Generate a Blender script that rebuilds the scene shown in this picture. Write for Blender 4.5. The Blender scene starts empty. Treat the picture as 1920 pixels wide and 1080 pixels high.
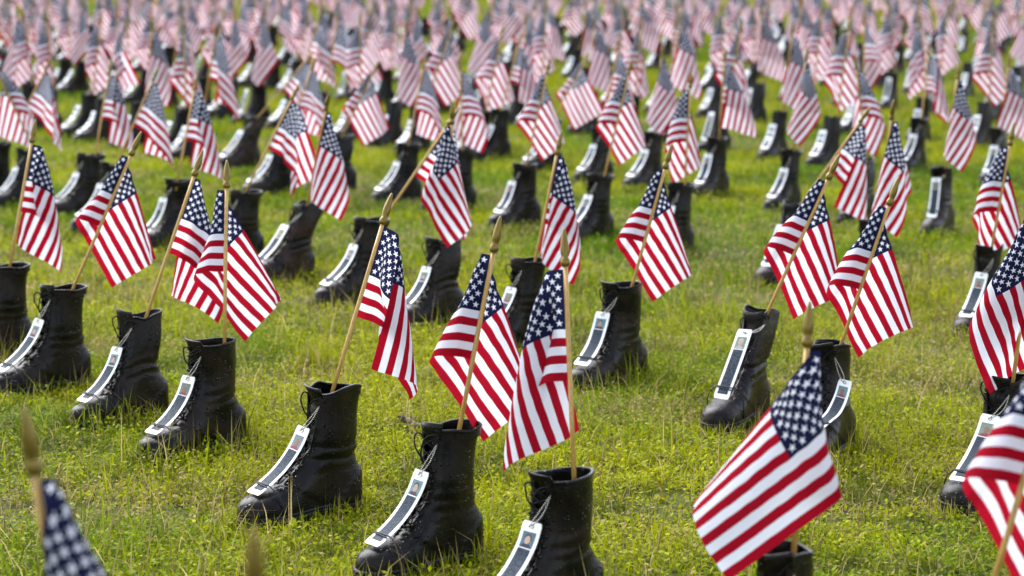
import bpy, bmesh, math, random
import numpy as np
from mathutils import Vector, Matrix

random.seed(7)
rng = np.random.default_rng(11)
scene = bpy.context.scene
COL = scene.collection

# ------------------------------------------------------------------ camera
CAM_H = 1.08
PITCH = math.atan(640.0 / 4267.0)          # optical axis 8.5 degrees below the horizon
cd = bpy.data.cameras.new("camera")
cam = bpy.data.objects.new("camera", cd)
COL.objects.link(cam)
cam.location = (0, 0, CAM_H)
cam.rotation_euler = (math.pi / 2 - PITCH, 0, 0)
cd.sensor_width = 36.0
cd.lens = 80.0
cd.clip_start = 0.05
cd.clip_end = 2000.0
cd.dof.use_dof = True
cd.dof.focus_distance = 4.45
cd.dof.aperture_fstop = 5.0
cd.dof.aperture_blades = 9
scene.camera = cam

# ------------------------------------------------------------------ sky, sun, exposure (bright overcast, after rain)
SUN_EL, SUN_AZ = math.radians(50), math.radians(-35)     # azimuth measured from +Y towards +X
world = bpy.data.worlds.new("World")
scene.world = world
world.use_nodes = True
wn, wl = world.node_tree.nodes, world.node_tree.links
wn.clear()
sky = wn.new("ShaderNodeTexSky")
sky.sky_type = 'NISHITA'
sky.sun_disc = False
sky.sun_elevation = SUN_EL
sky.sun_rotation = SUN_AZ
sky.air_density = 1.0
sky.dust_density = 2.0
sky.ozone_density = 1.0
hs = wn.new("ShaderNodeHueSaturation")
hs.inputs["Saturation"].default_value = 0.55            # cloud cover: nearly grey
bg = wn.new("ShaderNodeBackground")
bg.inputs["Strength"].default_value = 0.15
wo = wn.new("ShaderNodeOutputWorld")
wl.new(sky.outputs[0], hs.inputs["Color"])
wl.new(hs.outputs[0], bg.inputs["Color"])
wl.new(bg.outputs[0], wo.inputs["Surface"])

sd = bpy.data.lights.new("sun", 'SUN')
sd.energy = 1.3
sd.angle = math.radians(60)
sd.color = (0.98, 0.985, 1.0)
sun = bpy.data.objects.new("sun", sd)
COL.objects.link(sun)
sdir = Vector((math.sin(SUN_AZ) * math.cos(SUN_EL), math.cos(SUN_AZ) * math.cos(SUN_EL), math.sin(SUN_EL)))
sun.rotation_euler = sdir.to_track_quat('Z', 'Y').to_euler()
sun.location = (0, 0, 30)

scene.render.engine = 'CYCLES'
vs = scene.view_settings
vs.view_transform = 'Standard'
vs.look = 'None'
vs.exposure = 1.88
vs.gamma = 1.0

# ------------------------------------------------------------------ node helpers
def new_mat(name):
    m = bpy.data.materials.new(name)
    m.use_nodes = True
    m.node_tree.nodes.clear()
    return m, m.node_tree.nodes, m.node_tree.links

class NT:
    """tiny expression helper around math nodes"""
    def __init__(self, nodes, links):
        self.n, self.l = nodes, links
    def put(self, sock, v):
        if hasattr(v, "is_output"):
            self.l.new(v, sock)
        else:
            sock.default_value = v
    def m(self, op, a, b=0.0, c=0.0, clamp=False):
        x = self.n.new("ShaderNodeMath")
        x.operation = op
        x.use_clamp = clamp
        self.put(x.inputs[0], a); self.put(x.inputs[1], b); self.put(x.inputs[2], c)
        return x.outputs[0]
    def noise(self, vec, scale, detail=3.0, rough=0.5):
        x = self.n.new("ShaderNodeTexNoise")
        x.inputs["Scale"].default_value = scale
        x.inputs["Detail"].default_value = detail
        x.inputs["Roughness"].default_value = rough
        if vec is not None:
            self.l.new(vec, x.inputs["Vector"])
        return x.outputs["Fac"]
    def ramp(self, fac, stops):
        x = self.n.new("ShaderNodeValToRGB")
        e = x.color_ramp.elements
        while len(e) < len(stops):
            e.new(0.5)
        for el, (p, c) in zip(e, stops):
            el.position = p
            el.color = (*c, 1.0) if len(c) == 3 else c
        self.l.new(fac, x.inputs["Fac"])
        return x.outputs["Color"]
    def mix(self, fac, a, b):
        x = self.n.new("ShaderNodeMix")
        x.data_type = 'RGBA'
        self.put(x.inputs[0], fac)
        for s, v in ((x.inputs[6], a), (x.inputs[7], b)):
            if hasattr(v, "is_output"):
                self.l.new(v, s)
            else:
                s.default_value = (*v, 1.0)
        return x.outputs[2]
    def sstep(self, v, a, b):
        x = self.n.new("ShaderNodeMapRange")
        x.interpolation_type = 'SMOOTHSTEP'
        self.put(x.inputs["Value"], v)
        x.inputs["From Min"].default_value = a
        x.inputs["From Max"].default_value = b
        return x.outputs["Result"]
    def bsdf(self, color, rough=0.5, metal=0.0, spec=0.5, normal=None, coat=0.0):
        b = self.n.new("ShaderNodeBsdfPrincipled")
        if hasattr(color, "is_output"):
            self.l.new(color, b.inputs["Base Color"])
        else:
            b.inputs["Base Color"].default_value = (*color, 1.0)
        self.put(b.inputs["Roughness"], rough)
        b.inputs["Metallic"].default_value = metal
        b.inputs["Specular IOR Level"].default_value = spec
        b.inputs["Coat Weight"].default_value = coat
        b.inputs["Coat Roughness"].default_value = 0.22
        if normal is not None:
            self.l.new(normal, b.inputs["Normal"])
        return b.outputs[0]
    def out(self, s):
        o = self.n.new("ShaderNodeOutputMaterial")
        self.l.new(s, o.inputs["Surface"])
    def bump(self, h, dist, strength=1.0):
        b = self.n.new("ShaderNodeBump")
        b.inputs["Strength"].default_value = strength
        b.inputs["Distance"].default_value = dist
        self.l.new(h, b.inputs["Height"])
        return b.outputs[0]
    def objvec(self, rand=True):
        """object coordinates, shifted per object so that copies differ"""
        tc = self.n.new("ShaderNodeTexCoord")
        if not rand:
            return tc.outputs["Object"]
        oi = self.n.new("ShaderNodeObjectInfo")
        sc = self.n.new("ShaderNodeVectorMath")
        sc.operation = 'ADD'
        k = self.m('MULTIPLY', oi.outputs["Random"], 13.7)
        self.l.new(tc.outputs["Object"], sc.inputs[0])
        self.l.new(k, sc.inputs[1])
        return sc.outputs[0]

M = {}
def simple(name, color, rough=0.5, metal=0.0, spec=0.5):
    m, n, l = new_mat(name)
    t = NT(n, l)
    v = t.objvec()
    f = t.noise(v, 60.0, 4.0)
    c = t.mix(t.m('MULTIPLY', f, 0.5), color, tuple(x * 0.6 for x in color))
    t.out(t.bsdf(c, rough, metal, spec))
    M[name] = m

# --- wet black leather with rain drops
def leather(name, dark, brown, amount):
    m, n, l = new_mat(name)
    t = NT(n, l)
    v = t.objvec()
    big = t.noise(v, 14.0, 4.0, 0.6)
    fine = t.noise(v, 420.0, 3.0, 0.6)
    oi = n.new("ShaderNodeObjectInfo")
    worn = t.m('MULTIPLY', t.sstep(big, 0.38, 0.66), t.m('MULTIPLY_ADD', oi.outputs["Random"], amount, amount * 0.35))
    col = t.mix(worn, dark, brown)
    vo = n.new("ShaderNodeTexVoronoi")
    vo.inputs["Scale"].default_value = 135.0
    l.new(v, vo.inputs["Vector"])
    sep = n.new("ShaderNodeSeparateColor")
    l.new(vo.outputs["Color"], sep.inputs[0])
    wet = t.noise(v, 22.0, 2.0)
    rad = t.m('MULTIPLY', t.m('MULTIPLY', sep.outputs[0], 0.52), t.sstep(wet, 0.34, 0.60))
    drop = t.m('SUBTRACT', rad, vo.outputs["Distance"])
    h = t.m('MAXIMUM', drop, 0.0)
    isd = t.sstep(drop, 0.0, 0.03)
    crease = t.noise(v, 60.0, 3.0, 0.65)
    hh = t.m('ADD', t.m('MULTIPLY', h, 3.2), t.m('ADD', t.m('MULTIPLY', fine, 0.12), t.m('MULTIPLY', crease, 0.28)))
    rough = t.m('SUBTRACT', t.m('MULTIPLY_ADD', big, 0.40, 0.10), t.m('MULTIPLY', isd, 0.5), clamp=True)
    t.out(t.bsdf(col, rough, 0.0, 0.17, t.bump(hh, 0.0040, 1.0)))
    M[name] = m
leather("leather", (0.0028, 0.0027, 0.0027), (0.020, 0.012, 0.0078), 0.8)
leather("leather_worn", (0.0055, 0.005, 0.005), (0.032, 0.017, 0.011), 1.0)
simple("rubber", (0.009, 0.009, 0.0095), 0.55, 0.0, 0.25)
simple("lining", (0.012, 0.012, 0.013), 0.9)
simple("lace", (0.006, 0.006, 0.007), 0.8, 0.0, 0.15)
simple("hook", (0.008, 0.008, 0.008), 0.4, 0.2, 0.3)
simple("elastic", (0.008, 0.008, 0.009), 0.6)
simple("bead_chain", (0.42, 0.40, 0.36), 0.25, 1.0)
simple("card_white", (0.80, 0.81, 0.82), 0.3)
simple("gold_paint", (0.17, 0.112, 0.016), 0.34, 0.55)
simple("bark", (0.09, 0.06, 0.045), 0.8)

# --- wooden stick
m, n, l = new_mat("dowel"); t = NT(n, l)
v = t.objvec()
mp = n.new("ShaderNodeMapping"); mp.inputs["Scale"].default_value = (300, 300, 14)
l.new(v, mp.inputs["Vector"])
g = t.noise(mp.outputs[0], 1.0, 4.0, 0.6)
c = t.ramp(g, [(0.25, (0.28, 0.145, 0.028)), (0.55, (0.44, 0.25, 0.058)), (0.8, (0.52, 0.33, 0.10))])
t.out(t.bsdf(c, 0.42)); M["dowel"] = m

# --- printed tag panel: dark blue with rows of tiny illegible print running along the tag
m, n, l = new_mat("print_panel"); t = NT(n, l)
uv = n.new("ShaderNodeUVMap"); uv.uv_map = "UVMap"
sx = n.new("ShaderNodeSeparateXYZ"); l.new(uv.outputs[0], sx.inputs[0])
oi = n.new("ShaderNodeObjectInfo")
rows_ = t.m('FRACT', t.m('MULTIPLY', sx.outputs[0], 9.0))
line = t.m('MULTIPLY', t.sstep(rows_, 0.25, 0.4), t.m('SUBTRACT', 1.0, t.sstep(rows_, 0.62, 0.8)))
cv = n.new("ShaderNodeCombineXYZ")
l.new(t.m('FLOOR', t.m('MULTIPLY', sx.outputs[0], 9.0)), cv.inputs[0])
l.new(t.m('MULTIPLY', sx.outputs[1], 70.0), cv.inputs[1])
l.new(t.m('MULTIPLY', oi.outputs["Random"], 90.0), cv.inputs[2])
br = t.noise(cv.outputs[0], 1.0, 2.0, 0.7)
ink = t.m('MULTIPLY', line, t.sstep(br, 0.42, 0.6))
c = t.mix(t.m('MULTIPLY', ink, 0.30), (0.013, 0.021, 0.033), (0.42, 0.46, 0.50))
t.out(t.bsdf(c, 0.5, 0.0, 0.05)); M["print_panel"] = m

# --- portrait print colours, differing from tag to tag
def random_print(name, stops):
    m, n, l = new_mat(name); t = NT(n, l)
    oi = n.new("ShaderNodeObjectInfo")
    c = t.ramp(oi.outputs["Random"], stops)
    f = t.noise(t.objvec(), 260.0, 2.0)
    c2 = t.mix(t.m('MULTIPLY', f, 0.55), c, (0.03, 0.03, 0.035))
    t.out(t.bsdf(c2, 0.5, 0.0, 0.15)); M[name] = m
random_print("photo_back", [(0.0, (0.05, 0.12, 0.16)), (0.25, (0.30, 0.36, 0.38)), (0.5, (0.05, 0.055, 0.07)),
                            (0.75, (0.22, 0.30, 0.22)), (1.0, (0.10, 0.22, 0.30))])
random_print("photo_skin", [(0.0, (0.42, 0.24, 0.17)), (0.4, (0.52, 0.34, 0.26)), (0.7, (0.22, 0.12, 0.08)), (1.0, (0.48, 0.30, 0.22))])
random_print("photo_hair", [(0.0, (0.02, 0.015, 0.012)), (0.5, (0.06, 0.04, 0.025)), (1.0, (0.45, 0.45, 0.43))])
random_print("photo_dress", [(0.0, (0.10, 0.11, 0.07)), (0.4, (0.02, 0.025, 0.05)), (0.8, (0.30, 0.05, 0.05)), (1.0, (0.4, 0.4, 0.4))])

# --- flag cloth: stripes, blue field and fifty stars printed on thin cloth (UV: u along the fly, v down the hoist)
m, n, l = new_mat("flag_cloth"); t = NT(n, l)
uv = n.new("ShaderNodeUVMap"); uv.uv_map = "UVMap"
sx = n.new("ShaderNodeSeparateXYZ"); l.new(uv.outputs[0], sx.inputs[0])
U, V = sx.outputs[0], sx.outputs[1]
stripe = t.m('LESS_THAN', t.m('MODULO', t.m('MULTIPLY', V, 13.0), 2.0), 1.0)
canton = t.m('MULTIPLY', t.m('LESS_THAN', U, 0.4), t.m('LESS_THAN', V, 7.0 / 13.0))
# star lattice; lengths measured in hoists (fly = 1.5 hoists)
a = t.m('MULTIPLY', U, 12.0 / 0.4)
b = t.m('MULTIPLY', V, 10.0 * 13.0 / 7.0)
DX, DY, R = 0.6 / 12.0, (7.0 / 13.0) / 10.0, 0.0345
def lattice(off, amin, amax, bmin, bmax):
    fa = t.m('FRACT', t.m('MULTIPLY', t.m('ADD', a, off), 0.5))
    fb = t.m('FRACT', t.m('MULTIPLY', t.m('ADD', b, off), 0.5))
    lx = t.m('MULTIPLY', t.m('SUBTRACT', fa, 0.5), 2 * DX)
    ly = t.m('MULTIPLY', t.m('SUBTRACT', fb, 0.5), -2 * DY)
    r = t.m('SQRT', t.m('ADD', t.m('MULTIPLY', lx, lx), t.m('MULTIPLY', ly, ly)))
    ang = t.m('ADD', t.m('ARCTAN2', lx, ly), 2 * math.pi)
    th = t.m('PINGPONG', ang, math.radians(36))
    inside = t.m('LESS_THAN', t.m('MULTIPLY', r, t.m('COSINE', t.m('SUBTRACT', th, math.radians(72)))), 0.309 * R)
    g1 = t.m('MULTIPLY', t.m('GREATER_THAN', a, amin), t.m('LESS_THAN', a, amax))
    g2 = t.m('MULTIPLY', t.m('GREATER_THAN', b, bmin), t.m('LESS_THAN', b, bmax))
    return t.m('MULTIPLY', inside, t.m('MULTIPLY', g1, g2))
stars = t.m('MAXIMUM', lattice(0.0, 0, 12, 0, 10), lattice(1.0, 1, 11, 1, 9))
tc = n.new("ShaderNodeTexCoord")
soil = t.noise(tc.outputs["Object"], 18.0, 3.0)
WHITE = (0.76, 0.77, 0.83)
c = t.mix(stripe, WHITE, (0.33, 0.002, 0.014))
c = t.mix(canton, c, t.mix(stars, (0.008, 0.010, 0.042), WHITE))
c = t.mix(t.m('MULTIPLY', soil, 0.02), c, (0.40, 0.38, 0.42))
wv = n.new("ShaderNodeTexWave"); wv.inputs["Scale"].default_value = 240.0
l.new(uv.outputs[0], wv.inputs["Vector"])
wr = t.noise(uv.outputs[0], 9.0, 4.0, 0.6)
hgt = t.m('ADD', t.m('MULTIPLY', wv.outputs["Fac"], 0.04), wr)
nb = t.bump(hgt, 0.005, 0.55)
p = t.bsdf(c, 0.85, 0.0, 0.03, nb)
tr = n.new("ShaderNodeBsdfTranslucent"); l.new(c, tr.inputs["Color"]); l.new(nb, tr.inputs["Normal"])
mx = n.new("ShaderNodeMixShader"); mx.inputs[0].default_value = 0.48
l.new(p, mx.inputs[1]); l.new(tr.outputs[0], mx.inputs[2])
t.out(mx.outputs[0]); M["flag_cloth"] = m

# --- grass and lawn
m, n, l = new_mat("grass_blades"); t = NT(n, l)
at_ = n.new("ShaderNodeAttribute"); at_.attribute_name = "tint"
p = t.bsdf(at_.outputs["Color"], 0.55, 0.0, 0.07)
tr = n.new("ShaderNodeBsdfTranslucent"); l.new(at_.outputs["Color"], tr.inputs["Color"])
mx = n.new("ShaderNodeMixShader"); mx.inputs[0].default_value = 0.42
l.new(p, mx.inputs[1]); l.new(tr.outputs[0], mx.inputs[2])
t.out(mx.outputs[0]); M["grass_blades"] = m

m, n, l = new_mat("lawn_soil"); t = NT(n, l)
v = t.objvec(False)
f1 = t.noise(v, 1.3, 5.0, 0.6)
f2 = t.noise(v, 38.0, 5.0, 0.7)
c1 = t.ramp(f2, [(0.28, (0.022, 0.026, 0.005)), (0.5, (0.075, 0.088, 0.008)), (0.75, (0.16, 0.175, 0.014))])
c2 = t.ramp(f2, [(0.3, (0.026, 0.017, 0.010)), (0.6, (0.075, 0.046, 0.022)), (0.8, (0.14, 0.095, 0.045))])
c = t.mix(t.sstep(f1, 0.56, 0.74), c1, c2)
f3 = t.noise(v, 160.0, 4.0, 0.7)
t.out(t.bsdf(c, 0.9, 0.0, 0.2, t.bump(t.m('ADD', f3, f2), 0.01, 1.0))); M["lawn_soil"] = m

# ------------------------------------------------------------------ mesh helpers
class MB:
    """collects shapes, links them as one mesh"""
    def __init__(self):
        self.v, self.f, self.mi, self.uv = [], [], [], []
        self.cur = 0
    def base(self, pts):
        b = len(self.v)
        self.v.extend([tuple(map(float, p)) for p in pts])
        return b
    def face(self, idx, uvs=None):
        self.f.append(tuple(idx)); self.mi.append(self.cur)
        self.uv.append(uvs if uvs else [(0, 0)] * len(idx))
    def grid(self, P, uvf=None, flip=False):
        """P: array (rows, cols, 3)"""
        R, C = P.shape[:2]
        b = self.base(P.reshape(-1, 3))
        for i in range(R - 1):
            for j in range(C - 1):
                q = [b + i * C + j, b + i * C + j + 1, b + (i + 1) * C + j + 1, b + (i + 1) * C + j]
                u = [(j / (C - 1), i / (R - 1)), ((j + 1) / (C - 1), i / (R - 1)),
                     ((j + 1) / (C - 1), (i + 1) / (R - 1)), (j / (C - 1), (i + 1) / (R - 1))]
                if flip:
                    q.reverse(); u.reverse()
                self.face(q, u)
    def tube(self, path, r, sides=6, closed=False, caps=True):
        path = [Vector(p) for p in path]
        n = len(path)
        rr = r if hasattr(r, "__len__") else [r] * n
        up = Vector((0.13, 0.31, 0.94))
        rings = []
        for i, p in enumerate(path):
            a = path[(i - 1) % n] if (closed or i > 0) else p
            c = path[(i + 1) % n] if (closed or i < n - 1) else p
            d = (c - a)
            d = d.normalized() if d.length > 1e-9 else Vector((0, 0, 1))
            if abs(d.dot(up)) > 0.97:
                up = Vector((0.9, 0.4, 0.1))
            s = d.cross(up).normalized()
            up = s.cross(d).normalized()
            rings.append([p + (s * math.cos(2 * math.pi * k / sides) + up * math.sin(2 * math.pi * k / sides)) * rr[i] for k in range(sides)])
        b = self.base([q for ring in rings for q in ring])
        m_ = n if closed else n - 1
        for i in range(m_):
            for k in range(sides):
                i2, k2 = (i + 1) % n, (k + 1) % sides
                self.face((b + i * sides + k, b + i * sides + k2, b + i2 * sides + k2, b + i2 * sides + k))
        if caps and not closed:
            self.face([b + k for k in range(sides)][::-1])
            self.face([b + (n - 1) * sides + k for k in range(sides)])
    def ball(self, c, r, seg=6, rings=4):
        c = Vector(c)
        pts = [c + Vector((0, 0, r))]
        for i in range(1, rings):
            a = math.pi * i / rings
            for k in range(seg):
                g = 2 * math.pi * k / seg
                pts.append(c + Vector((math.sin(a) * math.cos(g), math.sin(a) * math.sin(g), math.cos(a))) * r)
        pts.append(c - Vector((0, 0, r)))
        b = self.base(pts)
        for k in range(seg):
            k2 = (k + 1) % seg
            self.face((b, b + 1 + k, b + 1 + k2))
            for i in range(rings - 2):
                o = b + 1 + i * seg
                self.face((o + k, o + seg + k, o + seg + k2, o + k2))
            o = b + 1 + (rings - 2) * seg
            self.face((o + k, b + len(pts) - 1, o + k2))
    def mesh(self, name, mats, smooth=True, merge=0.0, solid=0.0):
        me = bpy.data.meshes.new(name)
        me.from_pydata(self.v, [], self.f)
        ul = me.uv_layers.new(name="UVMap")
        flat = np.array([c for u in self.uv for p in u for c in p], dtype=np.float32)
        ul.data.foreach_set("uv", flat)
        for mm in mats:
            me.materials.append(M[mm])
        me.polygons.foreach_set("material_index", np.array(self.mi, dtype=np.int32))
        me.polygons.foreach_set("use_smooth", np.full(len(self.f), smooth))
        if merge or solid:
            bm = bmesh.new(); bm.from_mesh(me)
            if merge:
                bmesh.ops.remove_doubles(bm, verts=bm.verts, dist=merge)
            if solid:
                bmesh.ops.recalc_face_normals(bm, faces=bm.faces)
                bmesh.ops.solidify(bm, geom=bm.faces[:], thickness=solid)
            bm.to_mesh(me); bm.free()
            me.polygons.foreach_set("use_smooth", np.full(len(me.polygons), smooth))
        me.update()
        return me

def link(name, me, parent=None):
    o = bpy.data.objects.new(name, me)
    COL.objects.link(o)
    if parent is not None:
        o.parent = parent
    return o
def tag(o, label=None, cat=None, group=None, kind=None):
    if label: o["label"] = label
    if cat: o["category"] = cat
    if group: o["group"] = group
    if kind: o["kind"] = kind
    return o

def interp(z, pts):
    """smooth interpolation through points"""
    xs = np.array([p[0] for p in pts]); ys = np.array([p[1] for p in pts])
    mm = np.gradient(ys, xs)
    # keep it monotone between points
    for i in range(len(xs) - 1):
        d = (ys[i + 1] - ys[i]) / (xs[i + 1] - xs[i])
        for k in (i, i + 1):
            if d == 0 or mm[k] / d < 0: mm[k] = 0
            elif abs(mm[k]) > 3 * abs(d): mm[k] = 3 * d
    z = np.clip(np.asarray(z, float), xs[0], xs[-1])
    i = np.clip(np.searchsorted(xs, z) - 1, 0, len(xs) - 2)
    h = xs[i + 1] - xs[i]; u = (z - xs[i]) / h
    return ((2*u**3 - 3*u**2 + 1) * ys[i] + (u**3 - 2*u**2 + u) * h * mm[i] + (-2*u**3 + 3*u**2) * ys[i + 1] + (u**3 - u**2) * h * mm[i + 1])
def sst(x, a, b):
    u = np.clip((np.asarray(x, float) - a) / (b - a), 0, 1)
    return u * u * (3 - 2 * u)

# ------------------------------------------------------------------ the boot (toe along +x, shaft round the z axis)
BACK = [(0.0, -0.080), (0.03, -0.084), (0.055, -0.086), (0.08, -0.078), (0.108, -0.064), (0.15, -0.058), (0.21, -0.060), (0.262, -0.063)]
FRONT = [(0.0, 0.220), (0.025, 0.228), (0.038, 0.226), (0.050, 0.217), (0.058, 0.199), (0.063, 0.172), (0.069, 0.146), (0.080, 0.120),
         (0.095, 0.098), (0.115, 0.079), (0.14, 0.064), (0.175, 0.055), (0.22, 0.052), (0.262, 0.054)]
_zz = np.linspace(0.025, 0.262, 500)
_ff = interp(_zz, FRONT)
def top_height(x):
    """height of the upper's front profile above a point x"""
    return np.interp(-np.asarray(x, float), -_ff[:np.argmin(_ff)], _zz[:np.argmin(_ff)], left=0.025, right=9.0)
def foot_width(x):
    x = np.asarray(x, float)
    w = interp(x, [(-0.09, 0.036), (-0.04, 0.037), (0.02, 0.0345), (0.07, 0.041), (0.12, 0.0485), (0.15, 0.0485), (0.22, 0.0485)])
    toe = np.sqrt(np.clip(1 - (np.clip(x - 0.156, 0, 1) / 0.0725) ** 2.3, 0, 1))
    heel = np.sqrt(np.clip(1 - (np.clip(-0.045 - x, 0, 1) / 0.0405) ** 2.2, 0, 1))
    return w * toe * heel
def half_outline(s, z, P):
    xb, xf = float(interp(z, BACK)), float(interp(z, FRONT))
    x = xb + (xf - xb) * s
    tau = np.clip(z / top_height(np.minimum(x, 0.2279)), 0, 1)
    foot = foot_width(x) * np.sqrt(np.clip(1 - tau ** 4.5, 0, 1))
    ws = np.interp(z, [0.08, 0.12, 0.16, 0.262], [0.037, 0.037, 0.040, 0.041 * P['squeeze']])
    e = 2.25
    sh = ws * np.clip(1 - np.abs(2 * s - 1) ** e, 0, 1) ** (1 / e)
    k = float(sst(z, 0.062, 0.125))
    return x, foot * (1 - k) + sh * k
def gap_of(z, P):
    return float(np.interp(z, [0.072, 0.088, 0.16, 0.262], [0.0, 0.009, 0.011, P['gap']]))
def deform(p, P, seed_shift=0.0):
    """lean, ankle creases and dents of one boot variant; p (...,3)"""
    p = np.array(p, float)
    x, y, z = p[..., 0].copy(), p[..., 1].copy(), p[..., 2].copy()
    k = np.clip(z - 0.09, 0, 1)
    sh = sst(z, 0.085, 0.14)
    s0 = P['seed']
    crease = np.exp(-((z - 0.118) / 0.034) ** 2)
    ph = z * 250 + 16 * x + 1.7 * np.sin(34 * y + s0) + 1.1 * np.sin(41 * x + s0 * 2.3)
    wv = 1.0 - 2.2 * np.abs(np.sin(ph * 0.5)) ** 1.5 + 0.5 * np.sin(z * 150 - 40 * y + s0 * 2)
    dx = 0.0026 * crease * wv * P['slouch']
    r = np.sqrt(x * x + y * y) + 1e-6
    x = x + sh * dx * x / r
    y = y + sh * dx * y / r
    dent = np.sin(21 * z + 25 * x + s0) * np.sin(17 * z - 30 * x + s0 * 3.1)
    y = y + 0.0045 * sh * dent * P['slouch'] * (1 - 0.5 * crease)
    x = x + 0.0045 * sh * np.sin(27 * z + 36 * y + s0 * 1.7) * P['slouch']
    fc = np.exp(-((x - 0.115) / 0.03) ** 2) * sst(z, 0.04, 0.06) * (1 - sst(z, 0.08, 0.1))
    z = z + 0.0024 * fc * np.sin(x * 260 + 18 * y + s0)
    top = sst(z, 0.19, 0.262)
    an = np.arctan2(y, x)
    z = z + top * P['wave'] * (np.sin(2.0 * an + s0) + 0.2 * np.sin(5.0 * an + s0 * 2))
    rimw = 0.002 * top * np.sin(3.0 * an + s0 * 1.3) * P['slouch']
    x = x + rimw * np.cos(an); y = y + rimw * np.sin(an)
    x = x + P['lean_x'] * k + P['bend_x'] * k * k
    y = y + P['lean_y'] * k
    return np.stack([x, y, z], -1)

def lean_only(p, P):
    p = np.array(p, float)
    k = np.clip(p[..., 2] - 0.09, 0, 1)
    p[..., 0] += P['lean_x'] * k + P['bend_x'] * k * k
    p[..., 1] += P['lean_y'] * k
    return p
def boot_meshes(P, nz, nth, detail=True):
    zs = np.concatenate([np.linspace(0.018, 0.085, int(nz * 0.45), endpoint=False), np.linspace(0.085, 0.262, nz - int(nz * 0.45))])
    sfine = np.concatenate([np.linspace(0, 0.8, 200, endpoint=False), np.linspace(0.8, 1, 400)])
    rows = []
    for z in zs:
        g = gap_of(z, P)
        s_end = 1.0
        if g > 0:
            _, yy = half_outline(sfine, z, P)
            ok = np.where((yy >= g) & (sfine > 0.4))[0]
            s_end = sfine[ok[-1]] if len(ok) else 1.0
        al = np.linspace(0, 1, nth)
        s = s_end * (1 - np.cos(math.pi * al)) / 2 if g <= 0 else s_end * (0.35 * al + 0.65 * (1 - np.cos(math.pi * al)) / 2)
        x, y = half_outline(s, z, P)
        if g <= 0:
            y[-1] = 0.0
        y[0] = 0.0
        rows.append(np.stack([x, y, np.full_like(x, z)], -1))
    A = np.array(rows)                                    # (nz, nth, 3), left half
    # raised overlays: heel strip, eyelet stays and the quarter panels
    if detail:
        X, Y, Z = A[..., 0], A[..., 1], A[..., 2]
        xq = interp(Z.ravel(), [(0.018, 0.015), (0.035, 0.045), (0.05, 0.078), (0.066, 0.104), (0.078, 0.122), (0.262, 0.13)]).reshape(Z.shape)
        d = 0.0024 * sst(xq - X, -0.001, 0.0022)
        idx = np.linspace(0, 1, nth)[None, :] * np.ones_like(X)
        stay = sst(X, 0.036, 0.039) * sst(Z, 0.088, 0.096)
        d += 0.0018 * stay
        d += 0.0020 * (1 - sst(Y, 0.012, 0.015)) * (X < -0.03) * sst(Z, 0.05, 0.056)
        hc = interp(Z.ravel(), [(0.018, 0.0), (0.045, -0.02), (0.075, -0.055), (0.09, -0.08), (0.262, -0.2)]).reshape(Z.shape)
        d += 0.0020 * sst(hc - X, -0.001, 0.002)
        nx, ny = X - 0.0, Y
        cx = np.where(Z < 0.09, np.clip(X, -0.05, 0.158), 0.0)
        nx = X - cx
        ln = np.sqrt(nx ** 2 + ny ** 2) + 1e-6
        A[..., 0] += d * nx / ln
        A[..., 1] += d * ny / ln
        A[:, 0, 1] = 0
    full = np.concatenate([A[:, ::-1] * [1, -1, 1], A[:, 1:]], axis=1)   # right end .. back .. left end
    full = deform(full, P)
    mb = MB(); mb.grid(full)
    upper = mb.mesh("upper", ["leather" if not P['worn'] else "leather_worn"], merge=0.00005, solid=0.0028 if detail else 0.0)
    out = {"upper": upper}
    # collar binding along the top edge, ends turned down the stay
    top = full[-1]
    mb = MB()
    step = max(1, len(top) // (34 if detail else 10))
    path = [top[i] + np.array([0, 0, -0.001]) for i in range(0, len(top), step)]
    mb.tube(path, 0.0036, 8 if detail else 4)
    if detail:                                            # stitched band under the binding
        band = np.array([[p + np.array([p[0], p[1], 0]) * 0.012 - np.array([0, 0, dz]) for p in top] for dz in (0.004, 0.017)])
        mb.grid(band)
    out["collar"] = mb.mesh("collar", ["leather"])
    # sole: welted outsole with a heel block and an arch
    mb = MB()
    n = 72 if detail else 18
    xs = []
    for k in range(n):
        a = 2 * math.pi * k / n
        s = (1 - math.cos(a)) / 2
        x = -0.0855 + (0.2285 + 0.0855) * s
        y = float(foot_width(min(max(x, -0.0854), 0.2284))) * (1 if a <= math.pi else -1)
        xs.append((x, y))
    def ring(off, zf):
        pts = []
        for x, y in xs:
            c = min(max(x, -0.045), 0.158)
            dx, dy = x - c, y
            ln_ = math.hypot(dx, dy) + 1e-6
            pts.append((x + off * dx / ln_, y + off * dy / ln_, zf(x)))
        return pts
    arch = lambda x: 0.011 * float(sst(x, -0.022, -0.012) * (1 - sst(x, 0.045, 0.075)))
    prof = [(0.000, lambda x: -0.004 + arch(x)), (0.004, lambda x: 0.000 + arch(x)), (0.0045, lambda x: 0.0145),
            (0.0025, lambda x: 0.0165), (0.0052, lambda x: 0.0175), (0.0052, lambda x: 0.0215), (-0.003, lambda x: 0.0235)]
    P3 = np.array([ring(o, zf) for o, zf in prof])
    P3 = np.concatenate([P3, P3[:, :1]], axis=1)
    mb.grid(P3, flip=True)
    b = mb.base(ring(0.0, prof[0][1])); mb.face(range(b, b + n))
    out["sole"] = mb.mesh("sole", ["rubber"], merge=0.0001)
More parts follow.
